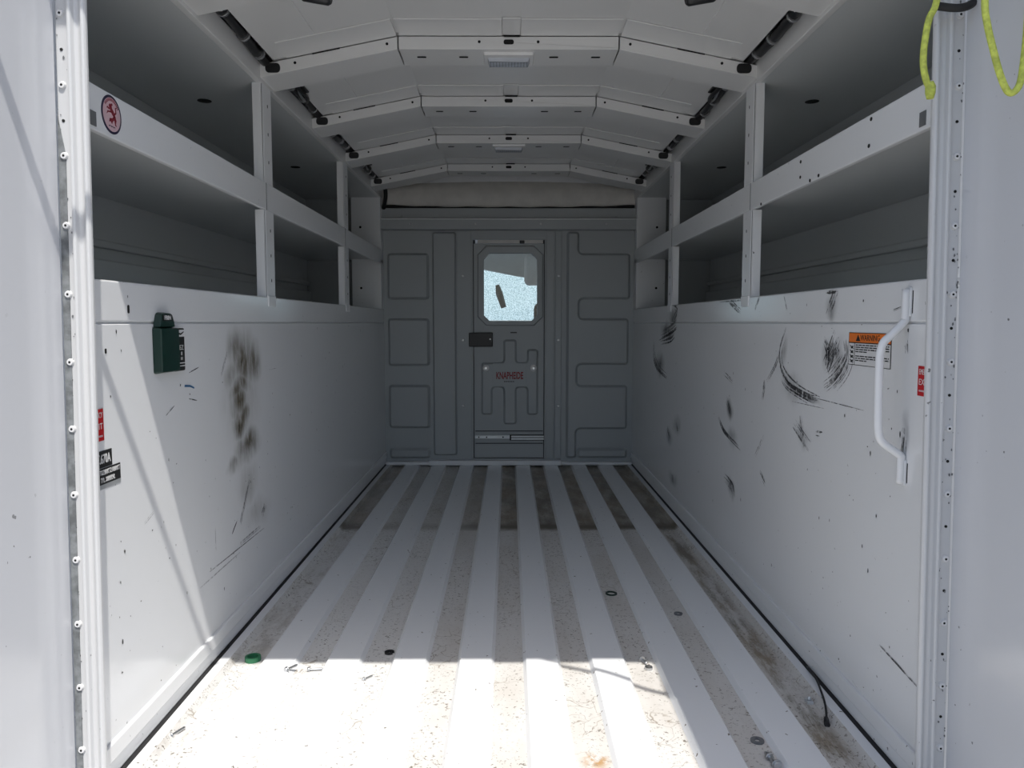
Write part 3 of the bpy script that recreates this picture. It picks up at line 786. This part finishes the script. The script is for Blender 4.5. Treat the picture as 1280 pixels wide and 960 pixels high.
wp = MB(); wp.tube([(-.078, 5.28, .985), (-.066, 5.28, .93), (-.034, 5.28, .830)], .02, 8, radii=[.013, .024, .019]); cadd(wp.build('mirror_arm', M['seat']))
cadd(MB().box(.150, 4.55, .55, .32, 4.68, .850).build('cab_seat_back', M['seat'], None, .04, 3))
cadd(MB().box(-.8, 5.55, .40, .8, 5.9, .745).build('cab_dashboard', M['cabliner'], None, .03, 3))
cadd(MB().box(-.9, 4.05, -.60, .9, 6.8, .40).build('cab_body', M['white'], None, .05))

# ------------------------------------------------------------------ rear door frame and the two open doors
def jamb(s):
    top = .5855 if s < 0 else .5925
    lean = .018 if s < 0 else .020
    # (distance from the opening edge, y)
    prof = [(.0455, 1.178), (.040, 1.165), (.003, 1.113), (.000, 1.107), (.000, 1.103), (.002, 1.099), (.006, 1.099), (.008, 1.105), (.013, 1.108), (.018, 1.106), (.0205, 1.099), (.025, 1.099), (.027, 1.108), (.0455, 1.108)]
    X = lambda d, z: s*(top + d + lean*(1.173-z)/1.106)
    t = empty('trim_1' if s < 0 else 'trim_2', (s*.62, 1.13, 0)); struct(t)
    m = MB(); n = len(prof); z0, z1 = -.06, 1.47
    v = [(X(d, z0), y, z0) for d, y in prof] + [(X(d, z1), y, z1) for d, y in prof]
    m.add(v, [(k, (k+1) % n, n+(k+1) % n, n+k) for k in range(n)] + [tuple(reversed(range(n))), tuple(range(n, 2*n))])
    under(m.build('door_post', M['post'], None, .0015), t)
    k = 0; z = 1.158
    bm_ = None
    while z > .04:
        x = X(.0375, z)
        f = frame((x, 1.108, z), (1, 0, 0), (0, 0, 1))
        if k % 2 == 0:
            o = MB().prism(f, ngon(0, 0, .0062, 14), -.001, .0032, grow=.0020).build('flange_rivet', M['paper']); under(o, t)
            h = MB().prism(f, ngon(0, 0, .0017, 8), .003, .0036).build('rivet_hole', M['void']); under(h, t)
        else:
            h = MB().prism(f, ngon(0, 0, .0022, 8), -.001, .0007).build('flange_hole', M['void']); under(h, t)
        z -= .0485; k += 1
    # dirt flecks along the flange
    rnd = random.Random(5 if s < 0 else 6); m = MB()
    for _ in range(70):
        z = rnd.uniform(.05, 1.2); d = rnd.uniform(.028, .045) if rnd.random() < .4 else .0425 + rnd.uniform(-.004, .0025)
        r = rnd.uniform(.0006, .0020)
        a0 = rnd.random()*6
        m.add([(X(d, z) + r*rnd.uniform(.5, 1.1)*math.cos(a0+6.283*i/5), 1.1072, z + 1.6*r*rnd.uniform(.5, 1.1)*math.sin(a0+6.283*i/5)) for i in range(5)], [(0, 1, 2, 3, 4)])
    o = m.build('flange_dirt', M['grey_tape']); o['kind'] = 'stuff'; under(o, t)
    # the door, swung open square to the body
    dd = empty('door_2' if s < 0 else 'door_3', (s*.655, 1.09, 0)); struct(dd)
    dx = .0455
    Y1, Y0 = 1.106, .42
    m = MB(); zb, zt = -.06, 1.485
    A = [(X(dx, zb), Y0, zb), (X(dx, zb), Y1, zb), (X(dx+.035, zb), Y1, zb), (X(dx+.035, zb), Y0, zb)]
    B = [(X(dx, zt), Y0, zt), (X(dx, zt), Y1, zt), (X(dx+.035, zt), Y1, zt), (X(dx+.035, zt), Y0, zt)]
    m.hexa(A, B); under(m.build('door_panel', M['door'], None, .003), dd)
    h = MB(); h.tube([(X(.083, -.05), 1.110, -.05), (X(.083, 1.46), 1.110, 1.46)], .004, 8); under(h.build('hinge_pin', M['steel']), dd)
    if s < 0:   # grey strip standing in for the shadow on the flange's outer half
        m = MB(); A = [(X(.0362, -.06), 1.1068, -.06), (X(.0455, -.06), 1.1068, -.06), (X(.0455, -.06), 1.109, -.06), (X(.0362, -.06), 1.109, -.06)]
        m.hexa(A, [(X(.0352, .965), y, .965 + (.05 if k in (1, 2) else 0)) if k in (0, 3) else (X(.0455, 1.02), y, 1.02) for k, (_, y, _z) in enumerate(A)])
        under(m.build('flange_shade_strip', M['dark_strip']), t)
    return X
XL = jamb(-1); XR = jamb(1)

# ------------------------------------------------------------------ things on the walls
def sticker(name, label, cat, fr, u0, v0, u1, v1, mat=None):
    e = empty(name, fr((u0+u1)/2, v0, 0), label, cat)
    return e, (lambda o: under(o, e))
# red emergency stickers, each half hidden behind the door post
for s in (-1, 1):
    fr = LW if s < 0 else RW
    if s < 0: u0, u1, v0, v1 = 1.131, 1.196, .546, .596
    else: u0, u1, v0, v1 = -1.185, -1.131, .617, .663
    e, add = sticker('emergency_sticker', 'red sticker with pale lettering on the %s wall beside the %s' % (('left', 'black labels') if s < 0 else ('right', 'white grab handle')), 'sticker', fr, u0, v0, u1, v1, None)
    add(MB().prism(fr, rect(u0, v0, u1, v1), .0, .0008).build('sticker_base', M['red']))
    h = v1-v0; um = (u0+u1)/2
    if s > 0:
        add(text('lettering', 'EMERGENCY', fr, u0+.003, v1-h*.20, .0009, .0125, M['white_ink'], align='LEFT', sx=.62))
        add(text('lettering', 'EXIT', fr, u0+.003, v1-h*.54, .0009, .0135, M['white_ink'], align='LEFT', sx=1.0))
        add(MB().prism(fr, rect(u0+.004, v1-h*.86, u1-.004, v1-h*.80), .0008, .001).build('fine_print', M['pink']))
    else:
        add(text('lettering', 'EMERGENCY', fr, u1-.003, v1-h*.20, .0009, .0125, M['white_ink'], align='RIGHT', sx=.66))
        add(text('lettering', 'EXIT', fr, u1-.003, v1-h*.55, .0009, .0135, M['white_ink'], align='RIGHT', sx=1.1))
        add(MB().prism(fr, rect(u0+.004, v1-h*.88, u1-.004, v1-h*.82), .0008, .001).build('fine_print', M['pink']))
# black labels at the left doorway
e, add = sticker('black_label', 'upper black label reading T.670A on the left wall by the door post', 'label', LW, 1.135, .503, 1.217, .529)
add(MB().prism(LW, rect(1.135, .5035, 1.217, .530), 0, .0008).build('label_base', M['ink']))
add(text('lettering', 'T.670A', LW, 1.212, .5165, .0009, .020, M['white_ink'], align='RIGHT', sx=.68, bold=.0004))
e, add = sticker('black_label', 'lower black label with two lines of serial lettering on left wall', 'label', LW, 1.135, .477, 1.242, .502)
add(MB().prism(LW, rect(1.135, .477, 1.242, .5025), 0, .0007).build('label_base', M['ink']))
add(text('lettering', 'T0ZBRKT210BRKT', LW, 1.240, .4955, .0008, .0105, M['white_ink'], align='RIGHT', sx=.72, bold=.0002))
add(text('lettering', 'TYL. S0BRKNL', LW, 1.224, .4835, .0008, .0105, M['white_ink'], align='RIGHT', sx=.66, bold=.0002))
add(MB().prism(LW, rect(1.135, .470, 1.242, .477), 0, .0006).build('label_edge', M['alu']))
# warning sticker on the right wall
e, add = sticker('warning_sticker', 'white and orange WARNING sticker on the right wall behind the grab handle', 'sticker', RW, -1.432, .652, -1.275, .712, None)
U0, U1, V0, V1 = -1.432, -1.272, .652, .7115
add(MB().prism(RW, rect(U0, V0, U1, V1), 0, .0006).build('sticker_border', M['ink']))
add(MB().prism(RW, rect(U0+.002, V0+.0012, U1-.002, V1-.0195), .0005, .0009).build('sticker_base', M['paper']))
add(MB().prism(RW, rect(U0+.002, V1-.0175, U1-.002, V1-.0012), .0005, .0010).build('orange_band', M['orange']))
add(text('lettering', 'WARNING', RW, U0+.047, V1-.0095, .0011, .0150, M['ink'], align='LEFT', sx=1.02))
add(MB().prism(RW, [(U0+.030, V1-.0155), (U0+.048, V1-.0155), (U0+.039, V1-.0035)], .0010, .0013).build('alert_triangle', M['ink']))
rnd = random.Random(3); ln = MB()
for k in range(8):
    v = V1-.0225-.0040*k
    if k in (4,): continue
    u = U0+.030; end = U1-.006 - (.08 if k in (3, 7) else 0)
    while u < end:
        w = rnd.uniform(.006, .018); ln.prism(RW, rect(u, v-.0010, min(u+w, end), v+.0010), .0008, .0011); u += w+.0025
o = ln.build('fine_print', M['ink']); o['kind'] = 'stuff'; add(o)
add(MB().prism(RW, rect(U0+.0255, V0+.001, U0+.0272, V1-.019), .0008, .0011).build('pictogram_rule', M['ink']))
for k in range(4):
    v = V0+.006+.0085*k; c = U0+.014
    m = MB(); m.prism(RW, ngon(c, v, .0035, 8, .0016), .0008, .0012); m.prism(RW, [(c-.008, v+.004), (c-.005, v+.0045), (c+.008, v-.001), (c+.006, v-.002)], .0008, .0012)
    m.prism(RW, rect(c+.001, v+.001, c+.006, v+.0035), .0008, .0012); add(m.build('pictogram', M['ink']))
# round emblem on the left shelf lip
e, add = sticker('round_emblem_sticker', 'round sticker with dark rim and dark red beast on the left shelf lip', 'sticker', LW, 1.235, 1.04, 1.29, 1.08, None)
cu, cv, rv, ru = 1.260, 1.0605, .0300, .0310
add(MB().prism(LW, ngon(cu, cv, ru, 40, rv), 0, .0007).build('sticker_rim', M['navy']))
add(MB().prism(LW, ngon(cu, cv, ru*.87, 40, rv*.87), .0005, .0010).build('sticker_base', M['pink']))
def B_(pts): return [(cu + a*ru, cv + b*rv) for a, b in pts]
beast = MB()
for pts in ([(-.30,.42),(-.18,.55),(-.02,.50),(.02,.34),(.18,.22),(.30,.02),(.20,-.10),(.02,.02),(-.12,.16),(-.22,.30)],
            [(-.22,.30),(-.44,.36),(-.52,.24),(-.40,.26),(-.26,.20)], [(.02,.10),(-.36,.06),(-.52,-.06),(-.44,.12),(-.10,.18)],
            [(.16,.0),(.34,.0),(.44,-.22),(.36,-.42),(.46,-.52),(.30,-.50),(.26,-.30),(.20,-.18)],
            [(.18,-.04),(.02,-.18),(-.22,-.22),(-.30,-.42),(-.14,-.36),(-.02,-.48),(.06,-.34),(.20,-.26)],
            [(.30,.04),(.46,.16),(.42,.40),(.52,.52),(.34,.44),(.36,.22),(.24,.12)],
            [(-.10,.52),(.06,.62),(.10,.50),(0,.46)]):
    beast.prism(LW, B_(pts), .0008, .0013)
add(beast.build('beast_emblem', M['maroon']))
rt = MB()
for k in range(16):
    a = math.radians(35 + k*110/15); 
    p = [(math.cos(a+da)*rr, math.sin(a+da)*rr) for da, rr in ((-.030, .70), (.030, .70), (.030, .84), (-.030, .84))]
    rt.prism(LW, B_(p), .0008, .0013)
o = rt.build('rim_lettering', M['maroon']); add(o)
rt = MB()
for k in range(9):
    rt.prism(LW, B_(rect(-.34+.075*k, -.66+.02*(k % 3), -.29+.075*k, -.60+.02*(k % 2))), .0008, .0012)
add(rt.build('scroll_lettering', M['navy']))

# green document holder on the left wall
e = empty('document_holder', (-WX, 1.42, .636), 'dark green plastic holder with label strip hung on the left wall', 'holder')
add = lambda o: under(o, e)
add(MB().prism(LW, rounded(rect(1.372, .637, 1.452, .722), .006), 0, .016, grow=.003).build('holder_body', M['green'], None, .002))
add(MB().prism(LW, rounded(rect(1.440, .638, 1.485, .719), .004), 0, .010).build('label_flap', M['ink'], None, .001))
add(MB().prism(LW, rounded([(1.376,.720),(1.444,.720),(1.440,.731),(1.432,.7455),(1.424,.7485),(1.394,.7485),(1.386,.7455),(1.380,.731)], .006), 0, .012, grow=.002).build('hanger_tab', M['green'], None, .002))
add(MB().prism(LW, rounded(rect(1.390, .7325, 1.429, .7440), .003), .010, .0128).build('tab_inset', M['ink']))
add(text('lettering', 'FBIN', LW, 1.409, .7382, .0129, .0105, M['white_ink'], sx=1.25, bold=.0003))
add(MB().prism(LW, rect(1.452, .703, 1.484, .716), .0095, .0106).build('label_patch', M['paper']))
add(MB().prism(LW, [(1.457,.708),(1.466,.706),(1.479,.711),(1.480,.713),(1.466,.709),(1.457,.711)], .0105, .0112).build('label_squiggle', M['ink']))
for i, (t, v, sz) in enumerate((('EZ', .682, .013), ('8', .6705, .010), ('H', .661, .009))):
    add(text('lettering', t, LW, 1.469, v, .0105, sz, M['white_ink'], sx=1.2))
add(MB().prism(LW, rect(1.455, .652, 1.484, .6535), .0095, .0107).build('label_line', M['paper']))
add(MB().prism(LW, rect(1.455, .6465, 1.484, .648), .0095, .0107).build('label_line', M['paper']))

# grab handle on the right wall
e = empty('grab_handle', (WX, 1.218, .47), 'bent white tubular grab handle bolted on the right wall', 'handle')
add = lambda o: under(o, e)
hp = [(.6290,1.219,.782),(.6285,1.219,.74),(.6265,1.219,.731),(.607,1.219,.710),(.596,1.219,.699),(.5915,1.219,.686),(.590,1.219,.665),(.590,1.217,.585),(.591,1.216,.557),(.595,1.216,.543),(.604,1.216,.534),(.6265,1.215,.518),(.6285,1.215,.510),(.6290,1.215,.472)]
def smooth(pts, n=4):
    P = [Vector(p) for p in pts]; out = []
    for i in range(len(P)-1):
        p0, p1, p2, p3 = P[max(i-1,0)], P[i], P[i+1], P[min(i+2,len(P)-1)]
        for k in range(n):
            t = k/n
            out.append(.5*((2*p1)+(p2-p0)*t+(2*p0-5*p1+4*p2-p3)*t*t+(3*p1-p0-3*p2+p3)*t**3))
    return out + [P[-1]]
add(MB().tube(smooth(hp), .0064, 14).build('grip_tube', M['white']))
for z0, z1, yc in ((.738, .786, 1.219), (.468, .512, 1.215)):
    add(MB().prism(RW, rounded(rect(-yc-.0085, z0, -yc+.0075, z1), .006), 0, .004, grow=.001).build('mounting_foot', M['white'], None, .001))
    add(MB().prism(RW, rect(-yc+.0078, z0+.006, -yc+.0096, z1-.006), 0, .0006).build('foot_gap_shade', M['void']))  # dark strip painted beside the foot for its shadow gap

# ------------------------------------------------------------------ things under the ceiling
def dome(y0, label):
    e = empty('ceiling_light', (0, y0+.066, 1.424), label, 'light', None)
    add = lambda o: under(o, e)
    f = frame((0, y0+.066, 1.4235), (1, 0, 0), (0, -1, 0))
    add(MB().prism(f, rounded(rect(-.066, -.046, .066, .046), .006), -.001, .006, grow=.002).build('light_housing', M['ceil'], None, .001))
    add(MB().prism(f, rounded(rect(-.056, -.028, .056, .024), .004), .004, .0155, grow=.006).build('light_lens', M['lens'], None, .001))
    m = MB()
    for k in range(13):
        x = -.048+.008*k; m.prism(f, rect(x-.0009, -.020, x+.0009, .016), .0150, .0162)
    add(m.build('lens_ribs', M['grey_tape']))
    return e
dome(2.02, 'clear ribbed dome light under the nearest full roof rib')
dome(3.05, 'pale dome light on the underside of the third visible roof rib')
for s in (-1, 1):
    e = empty('wiring_loom', (s*.617, 1.4, 1.402), 'black corrugated wiring loom with clamps along the %s ceiling edge' % ('left' if s < 0 else 'right'), 'cable')
    add = lambda o: under(o, e)
    pts = []
    y = 1.25
    while y < 3.74:
        sag = .006*math.sin(y*9+s)
        pts.append((s*(.618+.003*math.sin(y*7)), y, 1.398+sag)); y += .03
    rad = [.0115 + .0012*(i % 2) for i in range(len(pts))]
    add(MB().tube(pts, .012, 9, radii=rad).build('loom_tube', M['black']))
    for y0 in RIBS:
        for dy in (-.30, -.17, -.06):
            yy = y0+dy
            if yy < 1.26: continue
            m = MB(); c = Vector((s*.618, yy, 1.398+.006*math.sin(yy*9+s)))
            m.tube([c + Vector((0, -.004, 0)), c + Vector((0, .004, 0))], .0155, 12)
            m.box(s*.626, yy-.004, c.z-.004, s*.6345, yy+.004, c.z+.004)
            add(m.build('loom_clamp', M['steel']))
    if s < 0:
        add(MB().tube(smooth([(-.617,3.70,1.398),(-.605,3.80,1.395),(-.605,3.84,1.36),(-.612,3.86,1.325),(-.625,3.90,1.30)]), .010, 8).build('loom_tail', M['black']))
        # junction cluster between the first two ribs
    for (ya, yb2) in ((2.19, 2.40), (3.22, 3.42)):
        m = MB()
        m.box(s*.578, ya, 1.3985, s*.607, ya+.10, 1.3925 if s < 0 else 1.3935)
        add(m.build('loom_bracket', M['black'], None, .003))
        add(MB().tube(smooth([(s*.60, ya+.02, 1.392), (s*.588, ya+.07, 1.384), (s*.592, ya+.13, 1.386), (s*.612, ya+.20, 1.396)]), .006, 7).build('loom_branch', M['black']))
        add(MB().tube(smooth([(s*.595, ya+.04, 1.390), (s*.600, ya+.10, 1.380), (s*.606, ya+.17, 1.390)]), .004, 7).build('loom_branch', M['steel']))
# strut ends in the upper doorway
for s in (-1, 1):
    e = empty('gas_strut', (s*.36, 1.5, 1.33), 'black strut end under the roof near the top %s of the doorway' % ('left' if s < 0 else 'right'), 'strut')
    add = lambda o: under(o, e)
    a = Vector((s*.375, 1.46, 1.331)); b = Vector((s*.325, 1.46, 1.3225)); c = Vector((s*.58, 1.45, 1.349))
    add(MB().tube([a-(b-a)*.15, a, b-(b-a)*.1, b], .014, 12, radii=[.010, .0145, .0145, .011]).build('end_cap', M['black']))
    add(MB().tube([a, c, (s*.636, 1.445, 1.352)], .005, 8).build('strut_rod', M['steel']))
    add(MB().tube([b+Vector((s*.01, 0, 0)), b+Vector((s*.01, .01, .128))], .004, 8).build('ball_stud', M['black']))

# ------------------------------------------------------------------ rope tied round the top of the right door post
e = empty('yellow_rope', (.60, 1.06, 1.2), 'yellow green rope hanging in loops from the top of the right door post', 'rope')
add = lambda o: under(o, e)
ra = [(0.5782, 1.065, 1.2328), (0.5739, 1.065, 1.1608), (0.5652, 1.065, 1.138), (0.5609, 1.065, 1.1141), (0.559, 1.065, 1.0827), (0.5633, 1.065, 1.0586), (0.5704, 1.065, 1.0439)]
add(MB().tube(smooth(ra), .0044, 10).build('rope_tail', M['rope']))
kx, ky, kz = ra[-1]
add(MB().tube([(kx-.001,ky,kz+.010),(kx,ky,kz+.004),(kx,ky,kz-.005),(kx,ky,kz-.012)], .006, 10, radii=[.0045,.0068,.0065,.0045]).build('rope_knot', M['rope']))
rb = [(0.5651, 0.94, 1.1739), (0.5635, 0.94, 1.1103), (0.5677, 0.94, 1.0829), (0.5757, 0.94, 1.0553), (0.5848, 0.94, 1.0276), (0.5944, 0.94, 1.0072), (0.6023, 0.94, 1.0035), (0.6103, 0.94, 1.0146), (0.6136, 0.94, 1.0433), (0.6153, 0.94, 1.083), (0.6142, 0.94, 1.1378)]
add(MB().tube(smooth(rb), .0040, 10).build('rope_loop', M['rope']))
rc = [ra[0], (.592, 1.03, 1.285), (.584, .97, 1.25), rb[0]]
add(MB().tube(smooth(rc), .0042, 10).build('rope_bend', M['rope']))
rd = [rb[-1], (.60, .90, 1.27), (.56, .90, 1.33), (.50, .93, 1.40), (.44, .945, 1.45), (.39, .95, 1.497)]
add(MB().tube(smooth(rd), .0062, 10).build('rope_lead', M['rope']))
e = empty('rubber_strap', (.62, 1.09, 1.16), 'black rubber strap wrapped round the top of the right door post', 'strap')
st = MB(); sp = []
for k in range(13):
    t = k/12; sp.append((.588 + .052*t, 1.090 - .012*math.sin(math.pi*t), 1.163 - .010*math.sin(math.pi*t) + .006*t))
st.tube(smooth(sp, 2), .0055, 8); under(st.build('strap_band', M['rubber']), e)

# ------------------------------------------------------------------ small hardware lying on the floor
def zfl(x):
    P = .1435; c = abs(x)
    for k in (.0715, .2152, .3588, .497):
        if abs(c-k) < .036: return 0.0
        if abs(c-k) < .042: return -.005
    return .003 if c > .606 else -.010
def washer(x, y, r, ri, label, cat, name, mat, h=.003, tilt=0.0, gap=0.0):
    e = MB(); n = 18; z = zfl(x); lim = [2*math.pi*(1-gap)*k/n for k in range(n + (1 if gap else 0))]
    A = [[(x+rr*math.cos(a), y+rr*math.sin(a), z+hh + (tilt*math.cos(a)*rr)) for a in lim] for rr, hh in ((r, 0), (r, h), (ri, h), (ri, 0))]
    v = sum(A, []); m = len(lim); fs = []
    for i in range(4):
        for k in range(m if not gap else m-1):
            fs.append((i*m+k, i*m+(k+1) % m, ((i+1) % 4)*m+(k+1) % m, ((i+1) % 4)*m+k))
    if gap: fs += [(0, m, 2*m, 3*m), (m-1, 2*m-1, 3*m-1, 4*m-1)]
    e.add(v, fs); o = e.build(name, mat); tag(o, label, cat); return o
washer(-.562, 1.635, .017, .012, 'green plastic ring on the floor at the left end of the shadow edge', 'ring', 'plastic_ring', M['green_ring'], .010)
washer(.280, 2.046, .016, .011, 'dark green ring lying flat in the shaded middle of the floor', 'ring', 'plastic_ring', M['green'], .003)
washer(-.268, 1.671, .011, .005, 'small black clip lying in the shade left of the floor centre', 'clip', 'retaining_clip', M['black'], .004, gap=.12)
washer(.431, 1.899, .011, .006, 'small dark open ring in shade toward the right wall', 'ring', 'split_ring', M['grey_tape'], .003, gap=.12)
washer(.440, 1.304, .012, .005, 'dark steel washer near the bolt at the lower right', 'washer', 'steel_washer', M['grey_tape'], .003)
washer(.299, 1.588, .0085, .004, 'bright steel nut ring on the shadow edge right of centre', 'washer', 'steel_washer', M['steel'], .006)
def screw(x, y, ang, L, r, label, group=None, nut=False):
    z = zfl(x) + r*1.55
    if abs(zfl(x)+.005) < 1e-6: z += .004
    e = empty('screw', (x, y, z), label, 'screw', group); d = Vector((math.cos(ang), math.sin(ang), 0)); o0 = Vector((0, 0, 0))
    m = MB(); n = 14
    m.tube([o0 + d*(L*k/n) for k in range(n+1)], r, 8, radii=[r*(.85 if k % 2 else 1.1) for k in range(n)] + [r*.3])
    m.build('shank', M['steel'], e)
    m = MB(); m.tube([o0 - d*.0045, o0 + d*.0005], r*2.0, 6); m.build('hex_head', M['steel'], e)
    m = MB(); m.tube([o0 - d*.0005, o0 + d*.001], r*2.6, 14); m.build('head_flange', M['steel'], e)
    if nut:
        m = MB(); m.tube([o0 + d*L*.55, o0 + d*(L*.55+.006)], r*2.0, 6); m.build('nut', M['steel'], e)
screw(-.466, 1.560, .95, .028, .0026, 'small zinc screw beside the shadow edge, head toward the camera, left')
screw(-.424, 1.582, .12, .028, .0026, 'small zinc screw lying crosswise in the sunlit strip near the shadow edge')
screw(-.300, 1.540, .85, .022, .0018, 'thin grey screw on the sunlit floor below the black clip')
screw(-.604, 1.318, 1.15, .034, .0028, 'long screw lying against the foot of the left wall in sun')
screw(.446, 1.222, 1.75, .040, .0036, 'large hex bolt standing out at the lower right of the floor', nut=True)
screw(.291, 1.625, -1.2, .020, .0030, 'short shiny screw in the shade just behind the steel nut ring')
# wire tie and clip in the right gutter
e = empty('black_cable', (.60, 1.42, 0), 'thin black cable end poking from under the right wall onto the floor', 'cable')
under(MB().tube(smooth([(.628,1.56,.008),(.621,1.50,.012),(.611,1.45,.012),(.600,1.40,.006),(.588,1.365,-.004)]), .0022, 8).build('cable', M['black']), e)
under(MB().tube([(.590,1.372,-.004),(.584,1.352,-.006)], .005, 8, radii=[.0045, .0055]).build('cable_plug', M['black']), e)
cl = MB(); cl.box(.580, 1.435, -.011, .592, 1.452, -.004); cl.tube([(.586,1.442,-.004),(.586,1.444,.002)], .004, 8)
tag(cl.build('metal_clip', M['alu'], None, .001), 'small bright metal clip in the dirty gutter beside the black cable', 'clip')
